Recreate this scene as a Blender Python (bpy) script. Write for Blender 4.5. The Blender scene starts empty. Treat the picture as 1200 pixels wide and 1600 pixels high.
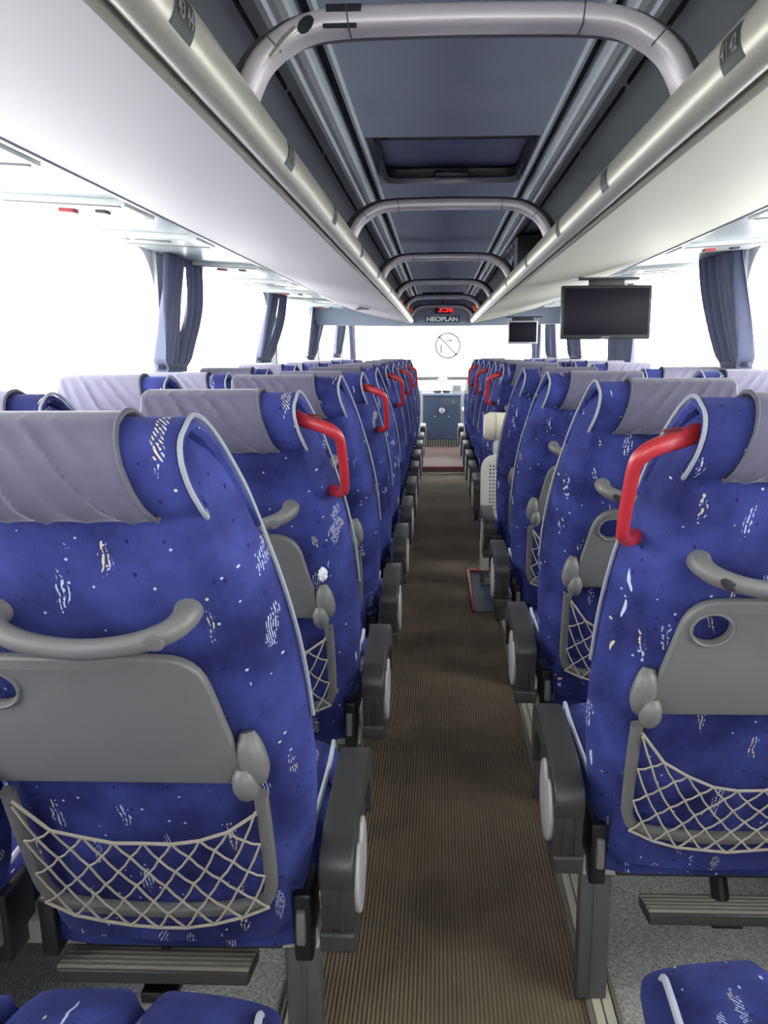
import bpy, bmesh, math, random
from mathutils import Vector, Matrix
random.seed(7)
SC = bpy.context.scene
COL = SC.collection

# ------------------------------------------------------------------ camera
cam_d = bpy.data.cameras.new('camera'); cam = bpy.data.objects.new('camera', cam_d); COL.objects.link(cam)
SC.camera = cam
F_PX, PPX, PPY = 1230.0, 644.0, 800.0
cam_d.sensor_fit = 'VERTICAL'; cam_d.sensor_height = 36.0
cam_d.lens = F_PX / 1600 * 36.0
cam_d.shift_x = (600 - PPX) / 1600.0
cam_d.clip_start = 0.02; cam_d.clip_end = 400
_p = math.atan((PPY - 551) / F_PX); _y = math.atan((686 - PPX) / F_PX * math.cos(_p)); _r = math.radians(0.3)
fw = Vector((-math.sin(_y) * math.cos(_p), math.cos(_y) * math.cos(_p), -math.sin(_p)))
rt = Vector((math.cos(_y), math.sin(_y), 0)); up = rt.cross(fw)
r2 = rt * math.cos(_r) - up * math.sin(_r); u2 = up * math.cos(_r) + rt * math.sin(_r)
M = Matrix((r2, u2, -fw)).transposed().to_4x4(); M.translation = Vector((-.037, 0, 1.5))
cam.matrix_world = M

# ------------------------------------------------------------------ light and exposure
world = bpy.data.worlds.new('overcast_sky'); SC.world = world; world.use_nodes = True
bg = world.node_tree.nodes['Background']
bg.inputs[0].default_value = (1.0, 0.99, 0.965, 1); bg.inputs[1].default_value = 9.0
vs = SC.view_settings
vs.view_transform = 'Standard'; vs.look = 'None'; vs.gamma = 1; vs.use_curve_mapping = False
vs.exposure = 0.0
SC.cycles.max_bounces = 10; SC.cycles.diffuse_bounces = 6; SC.cycles.sample_clamp_indirect = 8

# ------------------------------------------------------------------ materials
def srgb(r, g, b):
    f = lambda c: ((c / 255 + .055) / 1.055) ** 2.4 if c > 10 else c / 255 / 12.92
    return (f(r), f(g), f(b), 1)
def mat(name, col, rough=.6, metal=0., noise=0., nscale=40., bump=0., bscale=200., emit=None, estr=0., spec=.5, sheen=0.):
    m = bpy.data.materials.new(name); m.use_nodes = True
    nt = m.node_tree; b = nt.nodes['Principled BSDF']
    b.inputs['Base Color'].default_value = col; b.inputs['Roughness'].default_value = rough
    b.inputs['Metallic'].default_value = metal; b.inputs['Specular IOR Level'].default_value = spec
    if sheen: b.inputs['Sheen Weight'].default_value = sheen; b.inputs['Sheen Roughness'].default_value = .4
    tc = nt.nodes.new('ShaderNodeTexCoord')
    if noise:
        n = nt.nodes.new('ShaderNodeTexNoise'); n.inputs['Scale'].default_value = nscale; n.inputs['Detail'].default_value = 4
        nt.links.new(tc.outputs['Object'], n.inputs['Vector'])
        mx = nt.nodes.new('ShaderNodeMix'); mx.data_type = 'RGBA'
        mx.inputs[6].default_value = tuple(c * (1 - noise) for c in col[:3]) + (1,)
        mx.inputs[7].default_value = tuple(min(1, c * (1 + noise)) for c in col[:3]) + (1,)
        nt.links.new(n.outputs['Fac'], mx.inputs[0]); nt.links.new(mx.outputs[2], b.inputs['Base Color'])
    if bump:
        n2 = nt.nodes.new('ShaderNodeTexNoise'); n2.inputs['Scale'].default_value = bscale
        nt.links.new(tc.outputs['Object'], n2.inputs['Vector'])
        bp = nt.nodes.new('ShaderNodeBump'); bp.inputs['Strength'].default_value = bump; bp.inputs['Distance'].default_value = .002
        nt.links.new(n2.outputs['Fac'], bp.inputs['Height']); nt.links.new(bp.outputs['Normal'], b.inputs['Normal'])
    if emit: b.inputs['Emission Color'].default_value = emit; b.inputs['Emission Strength'].default_value = estr
    return m

def mathn(nt, op, a=None, b=None, va=None, vb=None):
    n = nt.nodes.new('ShaderNodeMath'); n.operation = op
    if a is not None: nt.links.new(a, n.inputs[0])
    elif va is not None: n.inputs[0].default_value = va
    if b is not None: nt.links.new(b, n.inputs[1])
    elif vb is not None: n.inputs[1].default_value = vb
    return n.outputs[0]

def fabric_material():
    """royal blue moquette with woven white flecks, dots and short bundles of wavy strokes"""
    m = bpy.data.materials.new('blue_moquette'); m.use_nodes = True
    nt = m.node_tree; N = nt.nodes; L = nt.links; b = N['Principled BSDF']
    tc = N.new('ShaderNodeTexCoord'); oi = N.new('ShaderNodeObjectInfo')
    add = N.new('ShaderNodeVectorMath'); add.operation = 'ADD'
    sc = N.new('ShaderNodeVectorMath'); sc.operation = 'SCALE'; sc.inputs[0].default_value = (3.1, 1.7, 5.3)
    L.new(oi.outputs['Random'], sc.inputs['Scale']); L.new(tc.outputs['Object'], add.inputs[0]); L.new(sc.outputs[0], add.inputs[1])
    co = add.outputs[0]
    # wobble
    wn = N.new('ShaderNodeTexNoise'); wn.inputs['Scale'].default_value = 14; L.new(co, wn.inputs['Vector'])
    ws = N.new('ShaderNodeVectorMath'); ws.operation = 'MULTIPLY_ADD'; ws.inputs[1].default_value = (.035, .02, .0)
    L.new(wn.outputs['Color'], ws.inputs[0]); L.new(co, ws.inputs[2])
    wco = ws.outputs[0]
    # slanted co-ordinates for the strokes
    def vor(scale, src, rot=(0, 0, 0), rnd=1.0):
        mp = N.new('ShaderNodeMapping'); mp.inputs['Scale'].default_value = scale; mp.inputs['Rotation'].default_value = rot
        L.new(src, mp.inputs['Vector'])
        v = N.new('ShaderNodeTexVoronoi'); v.inputs['Scale'].default_value = 1; v.inputs['Randomness'].default_value = rnd
        L.new(mp.outputs[0], v.inputs['Vector']); return v
    sep = lambda s: (lambda n: (L.new(s, n.inputs[0]), n)[1])(N.new('ShaderNodeSeparateColor'))
    # bundles: elongated cells cut by fine vertical lines
    v1 = vor((27, 4, 7.5), wco, (0, .25, 0))
    c1 = sep(v1.outputs['Color'])
    en = N.new('ShaderNodeTexNoise'); en.inputs['Scale'].default_value = 60; L.new(co, en.inputs['Vector'])
    d1 = mathn(nt, 'ADD', v1.outputs['Distance'], mathn(nt, 'MULTIPLY', en.outputs['Fac'], vb=.34))
    in1 = mathn(nt, 'LESS_THAN', d1, vb=.43)
    pick1 = mathn(nt, 'LESS_THAN', c1.outputs[0], vb=.62)
    sx = N.new('ShaderNodeSeparateXYZ'); L.new(wco, sx.inputs[0])
    xy = mathn(nt, 'ADD', sx.outputs[0], sx.outputs[1])
    ln = mathn(nt, 'SINE', mathn(nt, 'MULTIPLY', xy, vb=960))
    ln = mathn(nt, 'GREATER_THAN', ln, vb=.2)
    zn = N.new('ShaderNodeTexNoise'); zn.inputs['Scale'].default_value = 160; L.new(co, zn.inputs['Vector'])
    brk = mathn(nt, 'GREATER_THAN', zn.outputs['Fac'], vb=.46)
    f1 = mathn(nt, 'MULTIPLY', mathn(nt, 'MULTIPLY', in1, pick1), mathn(nt, 'MULTIPLY', ln, brk))
    # single slanted strokes
    v2 = vor((60, 4, 7), wco, (0, -.25, 0)); c2 = sep(v2.outputs['Color'])
    f2 = mathn(nt, 'MULTIPLY', mathn(nt, 'LESS_THAN', v2.outputs['Distance'], vb=.15), mathn(nt, 'LESS_THAN', c2.outputs[1], vb=.2))
    # dots
    v3 = vor((34, 8, 34), co); c3 = sep(v3.outputs['Color'])
    f3 = mathn(nt, 'MULTIPLY', mathn(nt, 'LESS_THAN', v3.outputs['Distance'], vb=.085), mathn(nt, 'LESS_THAN', c3.outputs[0], vb=.75))
    f = mathn(nt, 'MAXIMUM', mathn(nt, 'MAXIMUM', f1, f2), f3)
    # pile: noise + fine rib + dark pits
    n4 = N.new('ShaderNodeTexNoise'); n4.inputs['Scale'].default_value = 9; n4.inputs['Detail'].default_value = 5; L.new(co, n4.inputs['Vector'])
    base = N.new('ShaderNodeMix'); base.data_type = 'RGBA'
    base.inputs[6].default_value = srgb(30, 32, 82); base.inputs[7].default_value = srgb(60, 68, 136)
    mr = N.new('ShaderNodeMapRange'); mr.inputs[1].default_value = .32; mr.inputs[2].default_value = .68
    L.new(n4.outputs['Fac'], mr.inputs[0]); L.new(mr.outputs[0], base.inputs[0])
    v5 = vor((55, 55, 40), co); c5 = sep(v5.outputs['Color'])
    pit = mathn(nt, 'MULTIPLY', mathn(nt, 'LESS_THAN', v5.outputs['Distance'], vb=.16), mathn(nt, 'LESS_THAN', c5.outputs[2], vb=.35))
    dk = N.new('ShaderNodeMix'); dk.data_type = 'RGBA'; dk.inputs[7].default_value = srgb(30, 28, 84)
    L.new(pit, dk.inputs[0]); L.new(base.outputs[2], dk.inputs[6])
    wh = N.new('ShaderNodeMix'); wh.data_type = 'RGBA'
    wh.inputs[6].default_value = srgb(196, 202, 226); wh.inputs[7].default_value = srgb(214, 204, 168)
    L.new(mathn(nt, 'GREATER_THAN', c2.outputs[2], vb=.75), wh.inputs[0])
    fin = N.new('ShaderNodeMix'); fin.data_type = 'RGBA'
    L.new(mathn(nt, 'MULTIPLY', f, vb=.85), fin.inputs[0]); L.new(dk.outputs[2], fin.inputs[6]); L.new(wh.outputs[2], fin.inputs[7])
    L.new(fin.outputs[2], b.inputs['Base Color'])
    b.inputs['Roughness'].default_value = .85; b.inputs['Sheen Weight'].default_value = .15; b.inputs['Sheen Roughness'].default_value = .45
    b.inputs['Sheen Tint'].default_value = srgb(150, 160, 235); b.inputs['Specular IOR Level'].default_value = .2
    rib = mathn(nt, 'SINE', mathn(nt, 'MULTIPLY', xy, vb=1900))
    hn = mathn(nt, 'ADD', mathn(nt, 'MULTIPLY', rib, vb=.25), mathn(nt, 'MULTIPLY', pit, vb=-1.5))
    hn = mathn(nt, 'ADD', hn, n4.outputs['Fac'])
    bp = N.new('ShaderNodeBump'); bp.inputs['Strength'].default_value = .5; bp.inputs['Distance'].default_value = .0015
    L.new(hn, bp.inputs['Height']); L.new(bp.outputs['Normal'], b.inputs['Normal'])
    return m

def ribbed_carpet():
    m = bpy.data.materials.new('ribbed_brown_carpet'); m.use_nodes = True
    nt = m.node_tree; N = nt.nodes; L = nt.links; b = N['Principled BSDF']
    tc = N.new('ShaderNodeTexCoord'); sx = N.new('ShaderNodeSeparateXYZ'); L.new(tc.outputs['Object'], sx.inputs[0])
    s = mathn(nt, 'SINE', mathn(nt, 'MULTIPLY', sx.outputs[0], vb=2 * math.pi / .0105))
    s = mathn(nt, 'MULTIPLY_ADD', s, vb=.5); s.node.inputs[2].default_value = .5
    n = N.new('ShaderNodeTexNoise'); n.inputs['Scale'].default_value = 4.5; n.inputs['Detail'].default_value = 6; L.new(tc.outputs['Object'], n.inputs['Vector'])
    n2 = N.new('ShaderNodeTexNoise'); n2.inputs['Scale'].default_value = 320; n2.inputs['Detail'].default_value = 2; L.new(tc.outputs['Object'], n2.inputs['Vector'])
    a = N.new('ShaderNodeMix'); a.data_type = 'RGBA'; a.inputs[6].default_value = srgb(86, 76, 65); a.inputs[7].default_value = srgb(156, 139, 114)
    k = mathn(nt, 'MULTIPLY', s, vb=.55); k = mathn(nt, 'ADD', k, mathn(nt, 'MULTIPLY', n2.outputs['Fac'], vb=.5))
    L.new(k, a.inputs[0])
    c = N.new('ShaderNodeMix'); c.data_type = 'RGBA'; c.blend_type = 'MULTIPLY'; c.inputs[0].default_value = 1
    r = N.new('ShaderNodeMapRange'); r.inputs[1].default_value = .3; r.inputs[2].default_value = .7; r.inputs[3].default_value = .72; r.inputs[4].default_value = 1.1
    L.new(n.outputs['Fac'], r.inputs[0]); cb = N.new('ShaderNodeCombineColor')
    for i in range(3): L.new(r.outputs[0], cb.inputs[i])
    L.new(a.outputs[2], c.inputs[6]); L.new(cb.outputs[0], c.inputs[7]); L.new(c.outputs[2], b.inputs['Base Color'])
    b.inputs['Roughness'].default_value = .8; b.inputs['Specular IOR Level'].default_value = .35
    bp = N.new('ShaderNodeBump'); bp.inputs['Strength'].default_value = .8; bp.inputs['Distance'].default_value = .003
    L.new(s, bp.inputs['Height']); L.new(bp.outputs['Normal'], b.inputs['Normal'])
    return m

def speckled(name, c1, c2, scale=260):
    m = bpy.data.materials.new(name); m.use_nodes = True
    nt = m.node_tree; N = nt.nodes; L = nt.links; b = N['Principled BSDF']
    tc = N.new('ShaderNodeTexCoord'); v = N.new('ShaderNodeTexVoronoi'); v.inputs['Scale'].default_value = scale
    L.new(tc.outputs['Object'], v.inputs['Vector'])
    s = N.new('ShaderNodeSeparateColor'); L.new(v.outputs['Color'], s.inputs[0])
    a = N.new('ShaderNodeMix'); a.data_type = 'RGBA'; a.inputs[6].default_value = c1; a.inputs[7].default_value = c2
    L.new(s.outputs[0], a.inputs[0]); L.new(a.outputs[2], b.inputs['Base Color']); b.inputs['Roughness'].default_value = .45
    return m

def glass_mat():
    m = bpy.data.materials.new('window_glass'); m.use_nodes = True
    nt = m.node_tree; nt.nodes.clear()
    o = nt.nodes.new('ShaderNodeOutputMaterial'); mx = nt.nodes.new('ShaderNodeMixShader')
    t = nt.nodes.new('ShaderNodeBsdfTransparent'); t.inputs[0].default_value = (.95, .97, .97, 1)
    g = nt.nodes.new('ShaderNodeBsdfGlossy'); g.inputs['Roughness'].default_value = .02
    mx.inputs[0].default_value = .05
    nt.links.new(t.outputs[0], mx.inputs[1]); nt.links.new(g.outputs[0], mx.inputs[2]); nt.links.new(mx.outputs[0], o.inputs[0])
    return m

FAB = fabric_material()
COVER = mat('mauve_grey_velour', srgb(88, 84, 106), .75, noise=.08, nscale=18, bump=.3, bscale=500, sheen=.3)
COVER_LIT = mat('daylit_velour', srgb(122, 118, 140), .75, noise=.08, nscale=18, bump=.3, bscale=500, sheen=.3)  # same velour, lightened for the daylight falling on window-side headrests
COVER_HEM = mat('grey_hem', srgb(86, 84, 96), .8)
PIPE = mat('light_grey_piping', srgb(140, 144, 154), .6, noise=.15, nscale=60)
PIPE_W = mat('white_piping', srgb(186, 190, 204), .6)
GREY = mat('grey_plastic', srgb(108, 107, 105), .42, noise=.1, nscale=14, bump=.08, bscale=600)
GREY_D = mat('charcoal_plastic', srgb(53, 52, 52), .42, noise=.12, nscale=20, bump=.1, bscale=500)
GREY_L = mat('light_grey_plastic', srgb(170, 167, 168), .4)
BLACKP = mat('black_plastic', srgb(26, 26, 30), .4)
RED = mat('red_plastic', srgb(168, 42, 52), .35)
RED_D = mat('dark_red_plastic', srgb(110, 30, 34), .5)
CORD = mat('beige_net_cord', srgb(164, 156, 140), .8, bump=.5, bscale=900)
BEAM = mat('grey_beige_metal', srgb(196, 193, 184), .45, noise=.1)
LEG = mat('dark_grey_metal', srgb(92, 92, 94), .4, .3, noise=.1)
FOOTM = mat('grooved_grey_rubber', srgb(134, 128, 120), .5)
CARPET = ribbed_carpet()
LINO = speckled('grey_speckled_lino', srgb(138, 138, 134), srgb(212, 210, 204))
STRIP = mat('cream_floor_trim', srgb(206, 200, 180), .4, noise=.12, nscale=8)
STRIP_D = mat('grey_floor_trim', srgb(130, 126, 114), .4)
RACKM = mat('rack_pale_lining', srgb(182, 177, 179), .6, noise=.03, nscale=3)
RACKR = mat('rack_cream_lining', srgb(190, 190, 170), .6, noise=.03, nscale=3)
RAIL = mat('brushed_champagne_rail', srgb(206, 202, 184), .32, .55)
SILVER = mat('silver_trim', srgb(200, 200, 200), .3, .6)
CEIL = mat('slate_ceiling_felt', srgb(172, 180, 192), .85, noise=.12, nscale=5)
CEILS = mat('grey_ceiling_felt', srgb(196, 200, 202), .85, noise=.12, nscale=5)
RIB = mat('pale_ceiling_rib', srgb(222, 228, 230), .5)
SLOT = mat('dark_slot', srgb(24, 28, 34), .8)
HOOP = mat('silver_hoop', srgb(196, 188, 190), .38, .25)
HOOPD = mat('dark_hoop_gasket_shade', srgb(74, 70, 74), .6)
SERV = mat('service_channel_enamel', srgb(176, 184, 183), .25)
SERV_W = mat('white_enamel', srgb(204, 208, 205), .25)
WALLM = mat('pale_side_lining', srgb(196, 198, 200), .6)
PILLAR = mat('pillar_white', srgb(226, 228, 226), .5)
CURT = mat('slate_blue_curtain', srgb(84, 88, 114), .8, noise=.12, nscale=9, sheen=.2)
GLASS = glass_mat()
SCREEN = mat('tv_screen', srgb(22, 18, 30), .35, spec=.12)
LED = mat('red_led', (1, .02, .02, 1), .5, emit=(1, .03, .03, 1), estr=1.3)
PLATE = mat('badge_black', srgb(44, 48, 56), .4)
BADGE = mat('badge_silver', srgb(200, 204, 208), .3, .3)
BULK = mat('blue_grey_bulkhead', srgb(142, 152, 168), .7)
NAVY = mat('navy_console', srgb(58, 72, 96), .45, noise=.08)
CREAM = mat('cream_plastic', srgb(228, 226, 210), .4)
ORANGE = mat('orange_cloth', srgb(206, 108, 62), .8, noise=.3, nscale=30)
BROWN = mat('brown_cloth', srgb(122, 60, 44), .8, noise=.3, nscale=30)
REDC = mat('red_cloth', srgb(190, 40, 44), .8, noise=.2, nscale=30)
MAROON = mat('maroon_step_mat', srgb(122, 96, 92), .6, noise=.1)
STICK = mat('sticker_grey', srgb(150, 152, 158), .5)
STICKB = mat('sticker_dark', srgb(48, 52, 46), .5)
SNOW = mat('pale_ground', srgb(200, 200, 205), .9, noise=.1, nscale=.4)
BLDG = mat('far_building_plaster', srgb(190, 178, 180), .9)
BLDW = mat('far_building_window', srgb(168, 160, 166), .5)
LEAF = mat('far_bare_trees', srgb(150, 136, 140), .9, noise=.4, nscale=6)
WHITE = mat('white_ceramic', srgb(236, 234, 228), .35)

# ------------------------------------------------------------------ mesh helpers
def link(name, bm, m, parent=None, smooth=True, mats=None):
    bmesh.ops.recalc_face_normals(bm, faces=bm.faces[:])
    me = bpy.data.meshes.new(name); bm.to_mesh(me); bm.free()
    for mm in (mats or [m]): me.materials.append(mm)
    if smooth:
        me.polygons.foreach_set('use_smooth', [True] * len(me.polygons))
        try: me.set_sharp_from_angle(angle=math.radians(38))
        except Exception: pass
    o = bpy.data.objects.new(name, me); COL.objects.link(o)
    if parent: o.parent = parent
    return o
def tag(o, label, cat, group=None, kind=None):
    if kind: o['kind'] = kind
    if label: o['label'] = label
    if cat: o['category'] = cat
    if group: o['group'] = group
    return o
def empty(name, loc, label, cat, group=None):
    o = bpy.data.objects.new(name, None); COL.objects.link(o); o.location = loc
    o.empty_display_size = .1
    return tag(o, label, cat, group)
def struct(name, bm, m, smooth=True, mats=None):
    o = link(name, bm, m, None, smooth, mats); o['kind'] = 'structure'; return o

def box(bm, x0, x1, y0, y1, z0, z1, bev=0., mi=0, rot=None, piv=None):
    nb = bmesh.new()
    bmesh.ops.create_cube(nb, size=1)
    for v in nb.verts:
        v.co = Vector(((x0 + x1) / 2 + v.co.x * (x1 - x0), (y0 + y1) / 2 + v.co.y * (y1 - y0), (z0 + z1) / 2 + v.co.z * (z1 - z0)))
    if bev:
        bmesh.ops.bevel(nb, geom=nb.edges[:], offset=bev, segments=3, profile=.5, affect='EDGES')
    if rot:
        bmesh.ops.rotate(nb, verts=nb.verts, cent=piv or ((x0 + x1) / 2, (y0 + y1) / 2, (z0 + z1) / 2), matrix=rot)
    merge(bm, nb, mi)
def merge(bm, nb, mi=0):
    mp = [bm.verts.new(v.co) for v in nb.verts]
    nb.verts.index_update()
    for f in nb.faces:
        try: nf = bm.faces.new([mp[v.index] for v in f.verts]); nf.material_index = mi
        except ValueError: pass
    nb.free()
def loft(bm, rings, closed=True, cap=True, mi=0):
    vr = [[bm.verts.new(p) for p in r] for r in rings]
    n = len(vr[0])
    for a, b in zip(vr, vr[1:]):
        for i in range(n if closed else n - 1):
            j = (i + 1) % n
            bm.faces.new((a[i], a[j], b[j], b[i])).material_index = mi
    if cap and closed:
        for r in (vr[0], vr[-1]):
            try: bm.faces.new(r).material_index = mi
            except ValueError: pass
    return vr
def catmull(pts, n=6):
    pts = [Vector(p) for p in pts]; out = []
    P = [pts[0] * 2 - pts[1]] + pts + [pts[-1] * 2 - pts[-2]]
    for i in range(1, len(P) - 2):
        for k in range(n):
            t = k / n; a, b, c, d = P[i - 1:i + 3]
            out.append(.5 * ((2 * b) + (c - a) * t + (2 * a - 5 * b + 4 * c - d) * t * t + (3 * b - a - 3 * c + d) * t ** 3))
    out.append(pts[-1]); return out
def tube(bm, pts, r, sides=8, ry=None, upv=None, sq=1.0, mi=0):
    """sweep an ellipse (or soft rectangle when sq < 1); r / ry may be lists"""
    pts = [Vector(p) for p in pts]; n = len(pts)
    rr = r if isinstance(r, (list, tuple)) else [r] * n
    r_y = ry if isinstance(ry, (list, tuple)) else [ry] * n if ry else rr
    rings = []; ref = Vector(upv) if upv else None; prev = None
    for i, p in enumerate(pts):
        t = (pts[min(i + 1, n - 1)] - pts[max(i - 1, 0)]).normalized()
        if ref is not None: a = ref - t * ref.dot(t)
        elif prev is None: a = t.orthogonal()
        else: a = prev - t * prev.dot(t)
        a.normalize(); prev = a; b = t.cross(a)
        ring = []
        for k in range(sides):
            th = 2 * math.pi * (k + .5) / sides; c, s = math.cos(th), math.sin(th)
            if sq != 1: c = math.copysign(abs(c) ** sq, c); s = math.copysign(abs(s) ** sq, s)
            ring.append(p + a * c * r_y[i] + b * s * rr[i])
        rings.append(ring)
    loft(bm, rings, mi=mi)
def subsurf(o, lv=2):
    m = o.modifiers.new('smooth', 'SUBSURF'); m.levels = lv; m.render_levels = lv; bake(o)
def bake(o):
    dg = bpy.context.evaluated_depsgraph_get(); dg.update()
    me = bpy.data.meshes.new_from_object(o.evaluated_get(dg)); o.modifiers.clear(); o.data = me
def rounded(poly, r, n=5):
    out = []; N = len(poly)
    for i in range(N):
        a, b, c = Vector(poly[i - 1]), Vector(poly[i]), Vector(poly[(i + 1) % N])
        ri = r[i] if isinstance(r, (list, tuple)) else r
        if ri <= 0: out.append(tuple(b)); continue
        d1, d2 = (a - b), (c - b); l = min(ri, d1.length * .49, d2.length * .49)
        p, q = b + d1.normalized() * l, b + d2.normalized() * l
        for k in range(n + 1):
            t = k / n; out.append(tuple(p * (1 - t) ** 2 + b * 2 * t * (1 - t) + q * t * t))
    return out
def plate_bm(outlines, thick, bev=.002):
    """flat plate in local XY (with holes), thickness along Z centred on 0"""
    cu = bpy.data.curves.new('tmp', 'CURVE'); cu.dimensions = '2D'; cu.fill_mode = 'BOTH'
    for ol in outlines:
        sp = cu.splines.new('POLY'); sp.points.add(len(ol) - 1); sp.use_cyclic_u = True
        for p, q in zip(sp.points, ol): p.co = (q[0], q[1], 0, 1)
    cu.extrude = max(thick / 2 - bev, .0001); cu.bevel_depth = bev; cu.bevel_resolution = 2; cu.offset = -bev
    o = bpy.data.objects.new('tmp', cu); COL.objects.link(o)
    dg = bpy.context.evaluated_depsgraph_get(); dg.update()
    me = bpy.data.meshes.new_from_object(o.evaluated_get(dg))
    bpy.data.objects.remove(o); bm = bmesh.new(); bm.from_mesh(me); bpy.data.meshes.remove(me); bpy.data.curves.remove(cu)
    bmesh.ops.remove_doubles(bm, verts=bm.verts, dist=1e-5)
    return bm
def to_xz(bm, y=0.):
    for v in bm.verts: v.co = Vector((v.co.x, y + v.co.z, v.co.y))
    return bm
def to_yz(bm, x=0.):
    for v in bm.verts: v.co = Vector((x + v.co.z, v.co.x, v.co.y))
    return bm
def text_bm(s, size, thick=.002, bold=0.):
    cu = bpy.data.curves.new('tmp', 'FONT'); cu.body = s; cu.size = size; cu.align_x = 'CENTER'; cu.align_y = 'CENTER'
    cu.extrude = thick / 2; cu.offset = bold
    o = bpy.data.objects.new('tmp', cu); COL.objects.link(o)
    dg = bpy.context.evaluated_depsgraph_get(); dg.update()
    me = bpy.data.meshes.new_from_object(o.evaluated_get(dg)); bpy.data.objects.remove(o)
    bm = bmesh.new(); bm.from_mesh(me); bpy.data.meshes.remove(me); bpy.data.curves.remove(cu); return bm
def ell(cx, cy, rx, ry, n=28): return [(cx + rx * math.cos(2 * math.pi * k / n), cy + ry * math.sin(2 * math.pi * k / n)) for k in range(n)]
def mirror(bm, s):
    if s < 0:
        for v in bm.verts: v.co.x = -v.co.x
    return bm
def dup_tree(o, parent=None):
    c = o.copy(); COL.objects.link(c)
    if parent is not None: c.parent = parent
    for ch in o.children: dup_tree(ch, c)
    return c

XL, XR = -1.41, 1.44          # inner faces of the side walls
Y0, Y1 = -1.1, 12.7            # rear wall and windscreen
ZW0, ZW1 = .92, 1.99          # window band
ZC = 2.05

# ------------------------------------------------------------------ setting: floor
bm = bmesh.new(); box(bm, -.325, .31, Y0, 9.85, -.04, 0); struct('floor', bm, CARPET)
bm = bmesh.new(); box(bm, XL, -.325, Y0, Y1, -.04, -.002); box(bm, .31, XR, Y0, Y1, -.04, -.002); struct('floor_side', bm, LINO)
bm = bmesh.new()
for s, x in ((-1, -.325), (1, .31)):
    for a, b_, h, mi in ((0, .014, .012, 1), (.014, .034, .017, 0), (.038, .060, .015, 0), (.064, .074, .010, 1)):
        xa, xb = x + s * a, x + s * b_
        box(bm, min(xa, xb), max(xa, xb), Y0, 9.85, -.001, h, .002, mi)
struct('trim_1', bm, STRIP, mats=[STRIP, STRIP_D])
# flap over the middle stairwell with its red edge
bm = bmesh.new(); box(bm, .178, .42, 4.44, 5.29, -.002, .0035); struct('trim_2', bm, NAVY)
bm = bmesh.new(); box(bm, .166, .184, 4.42, 5.31, 0, .02, .003); box(bm, .184, .42, 5.285, 5.31, 0, .02, .003); struct('trim_3', bm, RED)
# front step
bm = bmesh.new(); box(bm, -.33, .33, 9.86, 12.0, -.04, .085, .004); struct('floor_step', bm, MAROON)
bm = bmesh.new(); box(bm, -.30, .30, 9.845, 9.89, .068, .092, .004); struct('trim_4', bm, mat('pink_red_nosing', srgb(170, 84, 88), .5))
bm = bmesh.new(); box(bm, -.335, .335, 9.82, 9.86, -.01, .018, .004); struct('trim_5', bm, STRIP)

# ------------------------------------------------------------------ setting: walls and windows
winL = [(-.8, 3.95), (4.15, 6.55), (6.75, 8.95), (9.15, 11.25), (11.45, 12.6)]
winR = [(-.8, 4.0), (4.2, 6.35), (6.55, 8.4), (8.6, 10.9), (11.1, 12.6)]
for side, xw, sgn, wins in (('left', XL, -1, winL), ('right', XR, 1, winR)):
    bm = bmesh.new(); xa, xb = (xw - .06, xw) if sgn < 0 else (xw, xw + .06)
    box(bm, xa, xb, Y0, Y1, -.04, ZW0)
    box(bm, xa, xb, Y0, Y1, ZW1, 2.2)
    struct('wall_' + side, bm, WALLM)
    bm = bmesh.new(); ys = [Y0] + [y for w in wins for y in w] + [Y1]
    for a, b_ in zip(ys[0::2], ys[1::2]):
        box(bm, xa - .002, xb + .002, a, b_, ZW0 - .01, ZW1 + .01)
    # rounded upper corners of every pane opening
    for (a, b_) in wins:
        for yc, d in ((a, 1), (b_, -1)):
            r = .22; poly = [(yc, ZW1)] + [(yc + d * r * (1 - math.sin(t * math.pi / 20)), ZW1 - r * (1 - math.cos(t * math.pi / 20))) for t in range(11)]
            nb = plate_bm([poly], .03, .0005); to_yz(nb, (xa + xb) / 2); merge(bm, nb)
    struct('trim_pillar_' + side, bm, PILLAR)
    for i, (a, b_) in enumerate(wins):
        bm = bmesh.new(); box(bm, (xa + xb) / 2 - .003, (xa + xb) / 2 + .003, a - .02, b_ + .02, ZW0 - .02, ZW1 + .02)
        w = struct('window_%d' % (i + 1 if sgn < 0 else i + 6), bm, GLASS)
        bm = bmesh.new(); xs = xw - sgn * .004
        for yy in (a + .012, b_ - .012): box(bm, xs - .008, xs + .008, yy - .012, yy + .012, ZW0, ZW1 - .15, .004)
        o = link('window_seal', bm, GREY_L, w)
bm = bmesh.new(); box(bm, XL - .06, XR + .06, Y0 - .06, Y0, -.04, 1.0); box(bm, XL - .06, XR + .06, Y0 - .06, Y0, 1.98, 2.2)
box(bm, XL - .06, XL + .12, Y0 - .06, Y0, 1.0, 1.98); box(bm, XR - .12, XR + .06, Y0 - .06, Y0, 1.0, 1.98); struct('wall_rear', bm, WALLM)
bm = bmesh.new(); box(bm, XL + .1, XR - .1, Y0 - .034, Y0 - .028, .98, 2.0); struct('window_12', bm, GLASS)  # unseen rear window, added to light near seat backs and ceiling from behind
bm = bmesh.new(); box(bm, XL, XR, Y1, Y1 + .06, -.04, .9); box(bm, XL, XR, Y1, Y1 + .06, 2.02, 2.2); struct('wall_front', bm, WALLM)
bm = bmesh.new(); box(bm, XL, XR, Y1 + .02, Y1 + .028, .88, 2.04); wind = struct('window_11', bm, GLASS)
bm = bmesh.new(); box(bm, -.62, -.60, Y1 - .02, Y1 + .02, .9, 1.3, .004); struct('trim_6', bm, PILLAR)

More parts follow.
